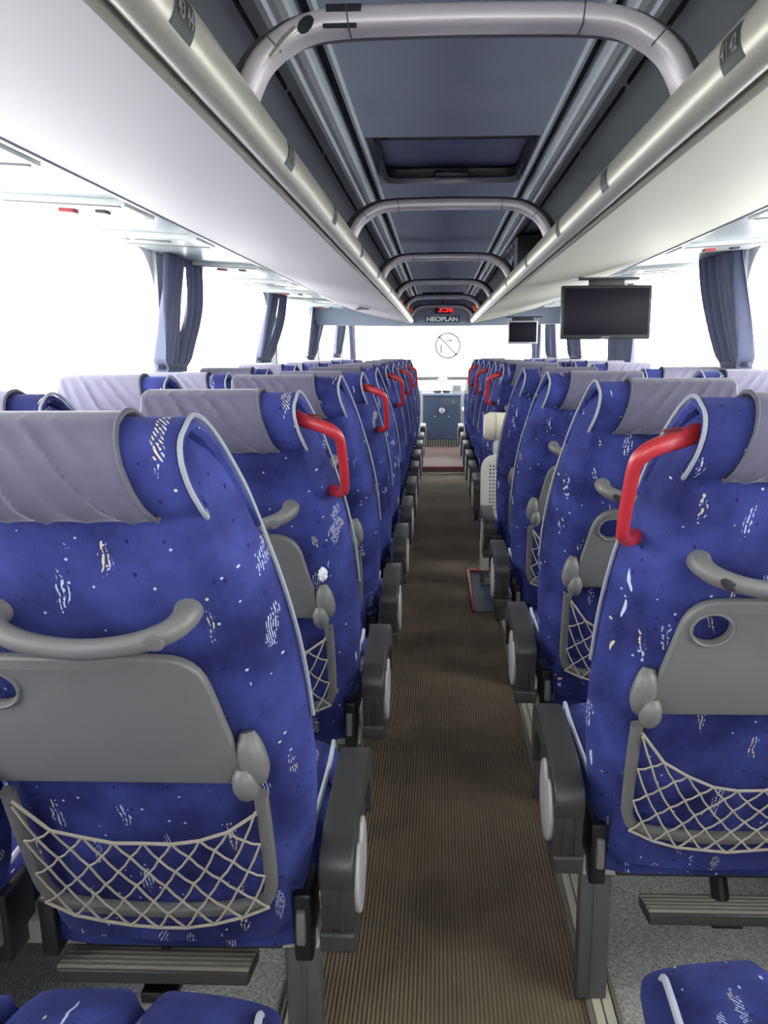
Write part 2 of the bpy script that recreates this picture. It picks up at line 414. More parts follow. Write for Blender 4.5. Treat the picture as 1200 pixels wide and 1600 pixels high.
# ------------------------------------------------------------------ setting: ceiling
prof = [(-1.44, 2.02), (-1.0, 2.10), (-.7, 2.115), (-.45, 2.09), (-.365, 2.062)]
def ext(bm, pts, y0, y1, mi=0, t=None):
    vr = [[bm.verts.new((x, y, z)) for x, z in pts] for y in (y0, y1)]
    for i in range(len(pts) - 1): bm.faces.new((vr[0][i], vr[0][i + 1], vr[1][i + 1], vr[1][i])).material_index = mi
def solid(bm, pts, y0, y1, mi=0):
    vr = [[bm.verts.new((x, y, z)) for x, z in pts] for y in (y0, y1)]; n = len(pts)
    for i in range(n): j = (i + 1) % n; bm.faces.new((vr[0][i], vr[0][j], vr[1][j], vr[1][i])).material_index = mi
    for r in vr: bm.faces.new(r).material_index = mi
bm = bmesh.new()
for s in (-1, 1):
    pts = [(s * x, z) for x, z in [(1.5, 2.0), (1.2, 2.065), (1.0, 2.09), (.7, 2.105), (.45, 2.088), (.33, 2.058), (.33, 2.2), (1.5, 2.2)]]
    solid(bm, pts, Y0, 8.62)
box(bm, XL - .06, XR + .06, 8.9, Y1 + .06, 2.03, 2.2)
struct('ceiling', bm, CEILS)
hatch = (2.2, 2.78)
bm = bmesh.new()
box(bm, -.232, .242, Y0, hatch[0], 2.05, 2.2); box(bm, -.232, .242, hatch[1], 8.62, 2.05, 2.2)
box(bm, -.232, .242, hatch[0], hatch[1], 2.12, 2.2)
struct('ceiling_centre', bm, CEIL)
bm = bmesh.new()
for s in (-1, 1):
    c = .0; X = lambda a: c + s * a
    solid(bm, [(X(.232), 2.2), (X(.232), 2.046), (X(.237), 2.041), (X(.246), 2.046), (X(.246), 2.2)], Y0, 8.62, 0)
    solid(bm, [(X(.246), 2.2), (X(.246), 2.075), (X(.272), 2.075), (X(.272), 2.2)], Y0, 8.62, 1)
    solid(bm, [(X(.272), 2.2), (X(.272), 2.036), (X(.277), 2.030), (X(.292), 2.032), (X(.298), 2.040), (X(.306), 2.040), (X(.312), 2.034), (X(.325), 2.038), (X(.332), 2.052), (X(.332), 2.2)], Y0, 8.62, 0)
    y = .2                                                      # dashed joint between the side panels
    while y < 8.4:
        box(bm, min(X(.365), X(.370)), max(X(.365), X(.370)), y, y + .52, 2.058, 2.075, 0, 1); y += .715 if False else .56
struct('trim_7', bm, RIB, smooth=False, mats=[RIB, SLOT])

def roof_hatch(y0, y1, label):
    t = empty('roof_hatch', (0.005, (y0 + y1) / 2, 2.05), label, 'roof hatch')
    w, h = .215, (y1 - y0) / 2 - .01
    out = rounded([(-w, -h), (w, -h), (w * 1.0, h), (-w, h)], .05); inn = rounded([(-w + .006, -h + .006), (w - .006, -h + .006), (w - .010, h - .085), (-w + .010, h - .085)], [.004, .004, .05, .05])
    bm = plate_bm([out, inn], .03, .003); o = link('frame', bm, BLACKP, t); o.location.z = .012
    bm = bmesh.new(); box(bm, -w + .01, w - .01, -h + .01, h - .01, .035, .045, .002); link('lid_panel', bm, mat('hatch_navy', srgb(136, 140, 168), .5), t)
    bm = bmesh.new(); box(bm, -.055, .055, h - .13, h - .05, -.008, .014, .006); link('latch', bm, BLACKP, t)
    return t
roof_hatch(hatch[0], hatch[1], 'dark blue rectangular roof hatch with black frame and latch between the first two hoops')
t = empty('roof_hatch', (0.005, 7.75, 2.05), 'distant dark roof vent slot divided in three, near the front hoops', 'roof hatch')
bm = bmesh.new(); box(bm, -.19, .19, -.14, .14, -.012, 0, .003); link('frame', bm, SLOT, t)
for x in (-.075, .085):
    bm = bmesh.new(); box(bm, x - .006, x + .006, -.14, .14, -.02, -.008, .002); link('divider', bm, RIB, t)

# grab hoops crossing the ceiling
def hoop(y, k, label):
    t = empty('ceiling_hoop', (0, y, 1.86), label, 'grab hoop', 'silver hoops across the ceiling')
    half = [(.322, 1.86), (.312, 1.895), (.292, 1.93), (.262, 1.955), (.222, 1.974), (.17, 1.981), (.10, 1.983)]
    path = [(-x, z) for x, z in half] + [(0, 1.984)] + [(x, z) for x, z in reversed(half)]
    P = catmull([(x, 0, z - 1.86 - .018) for x, z in path], 5)
    bm = bmesh.new(); tube(bm, P, .015, 16, ry=.026, upv=(0, 1, 0), sq=.45); link('hoop_band', bm, HOOP, t)
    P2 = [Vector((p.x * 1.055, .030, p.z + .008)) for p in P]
    bm = bmesh.new(); tube(bm, P2, .018, 12, ry=.026, upv=(0, 1, 0), sq=.5); link('gasket', bm, HOOPD, t)  # gasket band that also stands in for the dark shading behind the hoop
    for q in (-1, 1):
        for (x, z, an) in ((.272, 1.932, .75), (.165, 1.963, .1)):
            bm = bmesh.new(); box(bm, q * x - .001, q * x + .001, -.0268, .02, z - 1.86 - .016, z - 1.86 + .015, 0, 0, Matrix.Rotation(q * an, 3, 'Y')); link('joint', bm, HOOPD, t)
    if k == 0:                                                   # opened lamp recess of the first hoop
        nb = plate_bm([ell(0, 0, .014, .009)], .004, .001); to_xz(nb, -.0245)
        for v in nb.verts: c_, s_ = math.cos(.75), math.sin(.75); x_, z_ = v.co.x, v.co.z; v.co.x = x_ * c_ - z_ * s_ - .224; v.co.z = x_ * s_ + z_ * c_ + .093
        link('lamp_hole', nb, SLOT, t)
        bm = bmesh.new(); tube(bm, [(-.275, -.024, .052), (-.255, -.027, .074), (-.238, -.026, .088)], [.004, .009, .006], 8, ry=.004); link('lamp_lens', bm, RAIL, t)
        bm = bmesh.new(); box(bm, -.195, -.145, -.026, -.022, .1075, .1185, .001); box(bm, -.20, -.152, -.026, -.022, .088, .094, .001); link('open_slot', bm, SLOT, t)
    return t
names = ['nearest silver ceiling hoop, its left bend opened at the lamp holes', 'second silver ceiling hoop, just beyond the roof hatch', 'third silver ceiling hoop, level with the black rack box',
         'fourth silver ceiling hoop from the camera', 'fifth silver ceiling hoop, before the bulkhead clock', 'last silver ceiling hoop, against the front bulkhead']
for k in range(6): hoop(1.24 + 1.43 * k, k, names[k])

# ------------------------------------------------------------------ luggage racks
def luggage_rack(s, m, label):
    xo = .95 if s < 0 else .99
    t = empty('luggage_rack', (s * .335, 0, 1.80), label, 'luggage rack', None)
    off = Vector(t.location)
    pts = [(s * .340, 1.806), (s * .5, 1.833), (s * .72, 1.880), (s * xo, 1.945), (s * xo, 1.965), (s * .7, 1.90), (s * .5, 1.85), (s * .340, 1.825)]
    bm = bmesh.new(); solid(bm, pts, Y0 + .01, 8.58)
    bmesh.ops.translate(bm, verts=bm.verts, vec=-off); link('rack_underside', bm, m, t)
    bm = bmesh.new(); P = [(s * .318, y, 1.838) for y in (Y0 + .01, 8.56)]
    tube(bm, P, .027, 28, ry=.034, upv=(0, 0, 1)); bmesh.ops.translate(bm, verts=bm.verts, vec=-off); link('front_rail', bm, RAIL, t)
    bm = bmesh.new(); tube(bm, [(s * .343, y, 1.806) for y in (Y0 + .01, 8.56)], .006, 8); bmesh.ops.translate(bm, verts=bm.verts, vec=-off); link('gasket', bm, STRIP_D, t)
    bm = bmesh.new()
    for dx, z, r in ((.0, 1.945, .007), (.022, 1.951, .006)):
        tube(bm, [(s * (xo + dx), y, z) for y in (Y0 + .01, 8.56)], r, 8)
    bmesh.ops.translate(bm, verts=bm.verts, vec=-off); link('outer_trim', bm, SILVER, t)
    # seat number stickers wrapped round the rail
    for (y, txt) in ((.865, '43 44'), (1.45, '39 40'), (2.05, '35 36'), (2.75, '31 32'), (3.5, '27 28'), (4.4, '23 24')) if s < 0 else ((.985, '41 42'), (1.68, '37 38'), (2.3, '33 34'), (3.1, '29 30'), (4.0, '25 26'), (5.1, '21 22')):
        nb = bmesh.new(); rings = []
        for yy in (y - .032, y + .032):
            ring = []
            for q in range(9):
                th = math.radians(-42 + q * 8.5); ring.append((s * (.318 - .0276 * math.cos(th)), yy, 1.838 + .0346 * math.sin(th)))
            rings.append(ring)
        loft(nb, rings, closed=False); bmesh.ops.translate(nb, verts=nb.verts, vec=-off)
        st = link('number_sticker', nb, STICKB, t); st['label'] = 'dark seat number sticker'
        nb = text_bm(txt, .022, .0006, .0004)
        a = math.radians(-6)
        for v in nb.verts:
            u, w = v.co.x, v.co.y; th = a + w / .032
            v.co = Vector((s * (.318 - .0289 * math.cos(th)), y - s * u, 1.838 + .0360 * math.sin(th)))
        bmesh.ops.translate(nb, verts=nb.verts, vec=-off); link('digits', nb, GREY_L, st, smooth=False)
    return t
luggage_rack(-1, RACKM, 'long pale luggage rack with champagne metal rail above the left seats')
luggage_rack(1, RACKR, 'long cream luggage rack with champagne metal rail above the right seats')
bm = bmesh.new()
tube(bm, [(-.66, 6.35, 1.852), (-.60, 6.35, 1.838)], .006, 6); box(bm, -.68, -.58, 6.3, 6.42, 1.832, 1.842, .004)
tag(link('ceiling_latch', bm, GREY, None), 'small dark latch fixed under the far end of the left luggage rack', 'latch')

# service channels between rack and window
bm = bmesh.new()
for s, xo, xw in ((-1, .965, -XL), (1, 1.005, XR)):
    solid(bm, [(s * xo, 1.958), (s * (xw), 1.985), (s * (xw), 2.02), (s * xo, 1.99)], Y0, Y1)
struct('trim_8', bm, SERV)
def service_panel(s, y, kind, label):
    xo, xw = (.985, -XL - .03) if s < 0 else (1.02, XR - .03)
    t = empty('service_panel', (s * (xo + xw) / 2, y, 1.968), label, 'service panel', 'service panels above the windows')
    w = (xw - xo) / 2; tilt = Matrix.Rotation(-s * .062, 4, 'Y')
    t.matrix_world = Matrix.Translation(t.location) @ tilt
    bm = bmesh.new(); box(bm, -w, w, -.13, .13, -.016, .004, .003); link('panel', bm, SERV_W, t)
    bm = bmesh.new()
    if kind == 0:
        box(bm, -w * .9, w * .9, -.125, -.105, -.019, -.012, .001)
    else:
        box(bm, -.08, .06, -.06, -.02, -.020, -.012, .002); box(bm, -w * .9, w * .9, .108, .122, -.019, -.012, .001)
    link('air_slot', bm, GREY, t)
    if kind == 0:
        bm = bmesh.new(); box(bm, -.06, -.01, -.02, .02, -.026, -.012, .003); link('call_button', bm, RED, t)
        bm = bmesh.new(); box(bm, .06, .095, -.025, .02, -.024, -.012, .003); link('lamp_switch', bm, GREY_D, t)
    else:
        bm = bmesh.new(); box(bm, -.15, -.11, -.06, -.02, -.020, -.012, .003); link('lamp_switch', bm, GREY_L, t)
ordn = ['first', 'second', 'third', 'fourth', 'fifth', 'sixth', 'seventh', 'eighth', 'ninth', 'tenth', 'eleventh', 'twelfth']
i = 0
for k, y in enumerate([1.85, 2.62, 3.35, 4.45, 5.4, 6.3, 7.2, 8.1]):
    kd = (1, 0)[k % 2]; service_panel(-1, y, kd, 'white service panel with %s above the left windows, %s from the camera' % (('grey slots', 'red button')[kd == 0], ordn[k]))
for k, y in enumerate([2.75, 3.75, 4.75, 5.7, 6.6, 7.5, 8.3]):
    kd = (1, 0)[k % 2]; service_panel(1, y, kd, 'white service panel with %s above the right windows, %s from the camera' % (('grey slots', 'red button')[kd == 0], ordn[k]))

# ------------------------------------------------------------------ front bulkhead with clock and badge
bm = bmesh.new()
solid(bm, [(XL, 1.80), (-.5, 1.785), (.5, 1.785), (XR, 1.80), (XR, 2.12), (XL, 2.12)], 8.6, 8.9)
struct('wall_bulkhead', bm, BULK)
t = empty('digital_clock', (.015, 8.6, 1.945), 'black digital clock with red digits 3:56 on the front bulkhead', 'clock')
bm = bmesh.new(); box(bm, -.09, .09, -.03, 0, -.045, .045, .006); link('case', bm, BLACKP, t)
nb = text_bm('3:56', .092, .002, .0015); to_xz(nb, -.033)
for v in nb.verts: v.co.x += .025
link('digits', nb, LED, t, smooth=False)
t = empty('bus_badge', (.005, 8.6, 1.845), 'dark bus maker nameplate with silver capitals on the front bulkhead', 'nameplate')
bm = bmesh.new(); box(bm, -.18, .18, -.012, 0, -.030, .030, .003); link('plate', bm, PLATE, t)
nb = text_bm('NEOPLAN', .062, .003, .0035); to_xz(nb, -.0145)
xs = [v.co.x for v in nb.verts]; k = .335 / (max(xs) - min(xs)); 
for v in nb.verts: v.co.x *= k
link('letters', nb, BADGE, t, smooth=False)
t = empty('ceiling_camera', (.01, 8.6, 2.02), 'small round pale sensor above the bulkhead clock', 'sensor')
bm = bmesh.new(); tube(bm, [(0, 0, 0), (0, -.03, 0), (0, -.045, 0)], [.034, .034, .026], 20); link('housing', bm, GREY_L, t)
bm = bmesh.new(); tube(bm, [(0, -.044, 0), (0, -.05, 0)], .014, 14); link('lens', bm, BLACKP, t)
bm = plate_bm([ell(0, 0, .026, .026)], .004, .001); to_xz(bm, 8.596)
for v in bm.verts: v.co.x += .145; v.co.z += 1.94
tag(link('round_sticker', bm, STICK), 'small round grey sticker right of the bulkhead clock', 'sticker')

# windscreen decal: ring, slash, bar and arrow
bm = plate_bm([ell(0, 0, .205, .205, 48), ell(0, 0, .176, .176, 48)], .002, .0003)
nb = plate_bm([[(-.148, .130), (.126, -.152), (.146, -.134), (-.128, .150)]], .002, .0003); merge(bm, nb)
nb = plate_bm([[(-.120, -.12), (-.090, -.12), (-.090, .03), (-.120, .03)]], .002, .0003); merge(bm, nb)
nb = plate_bm([[(-.05, .068), (.03, .068), (.03, .045), (.085, .08), (.03, .115), (.03, .092), (-.05, .092)]], .002, .0003); merge(bm, nb)
to_xz(bm, Y1 + .015)
for v in bm.verts: v.co.x += .115; v.co.z += 1.605
tag(link('windscreen_decal', bm, mat('decal_grey', srgb(158, 158, 164), .6), smooth=False), 'grey round decal with slash, bar and arrow on the windscreen', 'sign')

# front console and dashboard
t = empty('front_console', (.02, 12.15, 0), 'navy console box with round silver knob at the front of the aisle', 'console')
bm = bmesh.new(); box(bm, -.29, .29, -.1, .17, .20, .86, .01); link('cabinet', bm, NAVY, t)
bm = bmesh.new(); box(bm, -.31, .31, -.14, .18, .86, .90, .012); link('top_ledge', bm, mat('console_ledge', srgb(150, 160, 186), .3), t)
bm = bmesh.new(); box(bm, -.02, .24, -.112, -.095, .71, .83, .004); link('drawer', bm, mat('drawer_slate', srgb(70, 78, 96), .5), t)
bm = bmesh.new(); tube(bm, [(0, -.095, .635), (0, -.15, .635), (0, -.16, .635)], [.042, .042, .03], 20)
for x in (-.1, .11): tube(bm, [(x, -.095, .545), (x, -.112, .545)], .011, 10)
tube(bm, [(.17, -.105, .765), (.17, -.125, .765)], .012, 10)
link('knob', bm, SILVER, t)
bm = bmesh.new(); box(bm, -.27, .27, -.09, .17, .06, .20, .004, 0)
for k in range(13): box(bm, -.25 + k * .04, -.225 + k * .04, -.105, -.088, .075, .19, .003, 1)
link('heater_grille', bm, BLACKP, t, mats=[BLACKP, GREY])
bm = bmesh.new(); box(bm, XL + .02, XR - .02, 12.35, 12.68, .1, .93, .03)
tag(link('dashboard', bm, mat('pale_dashboard', srgb(190, 192, 196), .5)), 'pale dashboard running under the windscreen behind the console', 'dashboard')
bm = bmesh.new(); tube(bm, [(-1.0, 12.55, 1.10), (-.02, 12.55, 1.10)], .028, 10); tube(bm, [(.10, 12.55, 1.10), (1.0, 12.55, 1.10)], .028, 10)
box(bm, -.98, -.96, 12.53, 12.57, .92, 1.1); box(bm, .96, .98, 12.53, 12.57, .92, 1.1)
tag(link('windscreen_bar', bm, GREY), 'thin dark grey bar running across the lower windscreen', 'bar')
t = empty('monitor_box', (.25, 12.18, .90), 'small pale box with a grey front on the console top right', 'box')
bm = bmesh.new(); box(bm, -.08, .08, -.05, .1, 0, .12, .008); link('case', bm, SERV_W, t)
bm = bmesh.new(); box(bm, -.05, .05, -.056, -.048, .02, .1, .003); link('front_panel', bm, STICK, t)
for k, x in enumerate((-.02, .12)):
    t = empty('figurine', (x - .03, 12.12, .90), 'white %s figurine standing on a dark base on the console ledge' % ('left-leaning', 'right-leaning')[k], 'figurine', 'pair of white figurines')
    s = (-1, 1)[k]
    bm = bmesh.new(); tube(bm, [(0, 0, 0), (0, 0, .03)], [.058, .062], 16); link('base', bm, BLACKP, t)
    bm = bmesh.new(); tube(bm, catmull([(s * .0, 0, .025), (s * .01, 0, .07), (-s * .01, 0, .12), (-s * .035, 0, .165), (-s * .04, 0, .2), (-s * .045, 0, .225)], 4), [.05, .054, .056, .054, .05, .046, .042, .04, .036, .034, .032, .03, .03, .032, .034, .034, .032, .028, .02, .012, .006], 12); link('body', bm, WHITE, t)
    bm = bmesh.new(); tube(bm, [(s * .02, 0, .13), (s * .06, 0, .15), (s * .075, 0, .18)], [.012, .009, .004], 8); link('arm', bm, WHITE, t)
# low side partitions by the step
for s, x, lab in ((-1, -.345, 'left'), (1, .335, 'right')):
    t = empty('low_partition', (x, 11.0, 0), 'low dark partition with pale edge on the %s of the front step' % lab, 'partition')
    bm = bmesh.new(); box(bm, -.03, .03, -.35, .35, 0, .70, .012); link('panel', bm, GREY_D, t)
    bm = bmesh.new(); box(bm, -.036, .036, -.375, -.345, 0, .73, .008); box(bm, -.036, .036, -.375, .36, .70, .73, .008); link('edge_trim', bm, GREY_L, t)

# ------------------------------------------------------------------ screens
def screen(loc, w, h, bezel, bm_, glass_m, label, arm):
    t = empty('television', loc, label, 'television')
    bm = bmesh.new(); box(bm, -w / 2, w / 2, 0, .045, -h, 0, .005); link('case', bm, bm_, t)
    bm = bmesh.new(); box(bm, -w / 2 + bezel, w / 2 - bezel, -.003, .003, -h + bezel * 1.5, -bezel, .001); link('display', bm, glass_m, t)
    bm = bmesh.new(); box(bm, -arm, arm, .01, .035, -.01, .035, .004); box(bm, -arm * 1.6, arm * 1.8, .0, .05, .028, .04, .003); link('mount', bm, BLACKP, t)
    return t
t = screen((.826, 4.2, 1.832), .458, .268, .014, BLACKP, SCREEN, 'large flat black television hanging from the right luggage rack', .09)
nb = text_bm('SAMSUNG', .009, .0006, .0003); to_xz(nb, -.002)
for v in nb.verts: v.co.z -= .259
link('lettering', nb, GREY_L, t, smooth=False)
bm = bmesh.new(); box(bm, -.21, .19, .01, .05, .03, .036, .001); link('mount_plate', bm, SILVER, t)
screen((.745, 7.5, 1.783), .275, .21, .012, SILVER, SCREEN, 'small silver-framed television further forward under the right rack', .1)

# black box with a patterned grille in the right rack
t = empty('rack_box', (.45, 4.3, 1.86), 'black box with grey patterned side panel standing in the right luggage rack', 'box')
bm = bmesh.new(); box(bm, -.10, .11, -.3, .3, 0, .2, .012); link('case', bm, BLACKP, t)
bm = bmesh.new(); box(bm, -.112, -.098, -.28, .28, .01, .19, .004); link('side_panel', bm, STICK, t)
bm = bmesh.new()
for y in (-.17, 0, .17):
    for z in (.06, .14):
        nb = plate_bm([ell(y, z, .055, .028), ell(y, z, .04, .017)], .004, .0008); to_yz(nb, -.114); merge(bm, nb)
link('grille_pattern', bm, GREY_D, t)

# bundles stuffed on the racks near the front
def bundle(x, y, z, r, m, label, name='cloth_bundle', seed=0, cat='bundle'):
    rnd = random.Random(seed); nb = bmesh.new(); bmesh.ops.create_icosphere(nb, subdivisions=3, radius=r)
    ph = [rnd.uniform(0, 6) for _ in range(4)]
    for v in nb.verts:
        d = 1 + .16 * math.sin(v.co.x / r * 4 + ph[0]) * math.cos(v.co.z / r * 3 + ph[1]) + .1 * math.sin(v.co.y / r * 6 + ph[2])
        v.co = Vector((v.co.x * d, v.co.y * d * 1.25, max(v.co.z * d * .9, -r * .7) + r * .7))
    o = link(name, nb, m); o.location = (x, y, z); return tag(o, label, cat, 'soft bundles on the racks')
bundle(-.42, 6.0, 1.85, .075, BROWN, 'dark brown rounded cloth bundle on the left rack, nearest of the bundles', seed=1)
bundle(-.40, 6.75, 1.85, .07, ORANGE, 'orange cloth bundle on the left rack behind the brown one', seed=2)
bundle(-.38, 7.35, 1.85, .065, mat('amber_cloth', srgb(214, 160, 96), .8, noise=.3, nscale=30), 'amber yellow cloth bundle on the left rack between orange and russet ones', seed=3)
bundle(-.36, 7.95, 1.85, .075, mat('russet_cloth', srgb(168, 74, 52), .8, noise=.3, nscale=30), 'russet cloth bundle at the far end of the left rack', seed=4)
bundle(.40, 7.0, 1.86, .055, REDC, 'small red cloth bundle on the right rack', seed=5)
bundle(.37, 7.7, 1.85, .075, mat('orange_red_cloth', srgb(206, 82, 48), .8, noise=.3, nscale=30), 'orange-red cloth bundle at the far end of the right rack', seed=6)

# ------------------------------------------------------------------ curtains
def curtain(s, yt0, yt1, yb0, yb1, zb, label, seed, split=False):
    """gathered cloth: wide at the top, tied in at the bottom"""
    rnd = random.Random(seed); xw = (XL if s < 0 else XR) - s * .055
    ztop = 1.985; t = empty('curtain', (xw, (yt0 + yt1) / 2, zb), label, 'curtain', None)
    nu, nv = 90, 26; bm = bmesh.new(); rows = []
    ph = [rnd.uniform(0, 6) for _ in range(4)]; nf = rnd.choice((7, 8)); gap = 35 if split else None
    for j in range(nv + 1):
        v = j / nv; z = ztop + (zb - ztop) * v; row = []
        e = v ** 1.25; pinch = 1 - .25 * math.exp(-((v - .97) / .05) ** 2)
        for i in range(nu + 1):
            u = i / nu
            y = (yt0 + (yt1 - yt0) * u) * (1 - e) + (yb0 + (yb1 - yb0) * u) * e
            ym = (yb0 + yb1) / 2
            belly = .05 * math.sin(math.pi * v) * (1 if u > .5 else .3)
            y = y + belly * (u - .2)
            if v > .9: y = ym + (y - ym) * pinch
            amp = .034 * (.45 + .55 * v) * (.6 + .4 * math.sin(u * 9 + ph[3]))
            if split: y += (.045 if i > 45 else -.02) * math.sin(math.pi * min(1, v * 1.12)) ** 2
            x = xw - s * (amp * math.sin(u * nf * 2 * math.pi + ph[0] + .8 * math.sin(v * 2.2 + ph[1])) + .006 * math.sin(u * 37 + ph[2] + v * 3))
            row.append(bm.verts.new((x - xw, y - t.location.y, z - zb)))
        rows.append(row)
    for j in range(nv):
        for i in range(nu):
            if split and i == 45 and .06 < (j / nv) < .9: continue
            bm.faces.new((rows[j][i], rows[j][i + 1], rows[j + 1][i + 1], rows[j + 1][i]))
    o = link('cloth', bm, CURT, t); md = o.modifiers.new('th', 'SOLIDIFY'); md.thickness = .003; bake(o)
    bm = bmesh.new(); yc = (yb0 + yb1) / 2 - t.location.y; w = abs(yb1 - yb0) * .42
    ring = [(.034 * math.cos(a), yc + w * math.sin(a), .03) for a in [2 * math.pi * k / 24 for k in range(25)]]
    tube(bm, ring, .006, 6, ry=.012, upv=(0, 0, 1)); link('tie_band', bm, mat('tie_band', srgb(60, 62, 80), .7) if 'tie_band' not in bpy.data.materials else bpy.data.materials['tie_band'], t)
    return t
curtain(-1, 3.92, 4.55, 3.70, 4.16, 1.41, 'slate blue gathered curtain on the left, nearest, with a slit of daylight through it', 1, True)
curtain(-1, 6.35, 7.05, 5.78, 6.25, 1.43, 'slate blue gathered curtain on the left, second from the camera', 2, True)
curtain(-1, 8.45, 9.35, 8.0, 8.5, 1.43, 'slate blue gathered curtain on the left, third from the camera', 3)
curtain(-1, 10.6, 11.5, 10.1, 10.7, 1.44, 'slate blue gathered curtain on the left, fourth from the camera', 4)
curtain(-1, 11.9, 12.55, 12.1, 12.6, 1.36, 'slate blue curtain at the left corner of the windscreen', 5)
curtain(1, 3.93, 4.52, 3.70, 4.06, 1.41, 'large slate blue gathered curtain on the right, right of the television', 6)
curtain(1, 5.95, 6.75, 5.9, 6.7, 1.30, 'slate blue curtain hanging straight behind the large television', 7)
curtain(1, 8.2, 9.0, 8.0, 8.6, 1.42, 'slate blue curtain seen just below the large television, leaning left', 8)
curtain(1, 9.9, 10.75, 9.7, 10.3, 1.40, 'slate blue curtain beside the small silver-framed television', 9)
curtain(1, 11.4, 12.3, 11.3, 12.1, 1.30, 'slate blue curtain at the right corner of the windscreen', 10)

# ------------------------------------------------------------------ seats
def lerp(tab, h):
    for (a, va), (b, vb) in zip(tab, tab[1:]):
        if h <= b: return va + (vb - va) * max(0, (h - a) / (b - a))
    return tab[-1][1]
WF = [(.05, .20), (.075, .232), (.11, .254), (.18, .272), (.28, .282), (.4, .286), (.55, .281), (.68, .266), (.73, .258), (.80, .242), (.866, .224), (.918, .208), (.97, .190), (1.01, .176), (1.035, .155)]
WR = [(.05, .16), (.10, .205), (.3, .232), (.6, .225), (.75, .205), (.85, .186), (.92, .176), (1.0, .162), (1.035, .12)]
TH = [(.05, .09), (.3, .125), (.6, .13), (.8, .13), (.95, .115), (1.01, .09), (1.035, .05)]
def back_ring(h):
    wf, wr, t = lerp(WF, h), lerp(WR, h), lerp(TH, h)
    y0 = .0 if h < .97 else (h - .97) * .35
    hp = [(0, -.006), (.5 * wr, -.003), (.85 * wr, .004), (wr + .1 * (wf - wr), .018), (wr + .5 * (wf - wr), .05), (wf - .012, .40 * t + .02), (wf - .004, .52 * t + .02), (wf + .002, .66 * t + .02), (wf - .004, .86 * t + .01), (wf - .03, t), (wf - .08, t - .004), (.4 * wf, t - .03)]
    ring = [(x, y + y0, h) for x, y in hp] + [(0, t - .035 + y0, h)] + [(-x, y + y0, h) for x, y in reversed(hp[1:])]
    return ring
def make_backrest(s, parent):
    bm = bmesh.new()
    hs = [.05, .06, .08, .11, .15, .2, .25, .32, .4, .46, .54, .62, .69, .75, .81, .866, .918, .96, .99, 1.015, 1.035]
    loft(bm, [back_ring(h) for h in hs]); mirror(bm, s)
    o = link('backrest', bm, FAB, parent); subsurf(o, 1)
    return o
# headrest roll section: (y, h, half width)
ROLL = [(-.010, .940, .190), (-.022, .932, .197), (-.032, .952, .193), (-.035, .982, .184), (-.030, 1.014, .177), (-.016, 1.038, .175), (.004, 1.050, .178), (.028, 1.053, .178), (.054, 1.045, .179), (.080, 1.022, .184), (.098, .988, .193), (.108, .95, .204), (.114, .90, .219), (.117, .85, .234)]
def roll_pt(k, u, off=0.):
    i = int(min(k, len(ROLL) - 1.001)); f = k - i
    a, b = ROLL[i], ROLL[i + 1]; y = a[0] + (b[0] - a[0]) * f; h = a[1] + (b[1] - a[1]) * f; w = a[2] + (b[2] - a[2]) * f
    n = Vector((-(b[1] - a[1]), (b[0] - a[0]))).normalized() if i else Vector((-1, 0))
    if i == 0: n = Vector((-.3, -.95)).normalized()
    if i == 1: n = Vector((-.95, -.1)).normalized()
    return Vector((u * w, y + n.x * off, h + n.y * off))
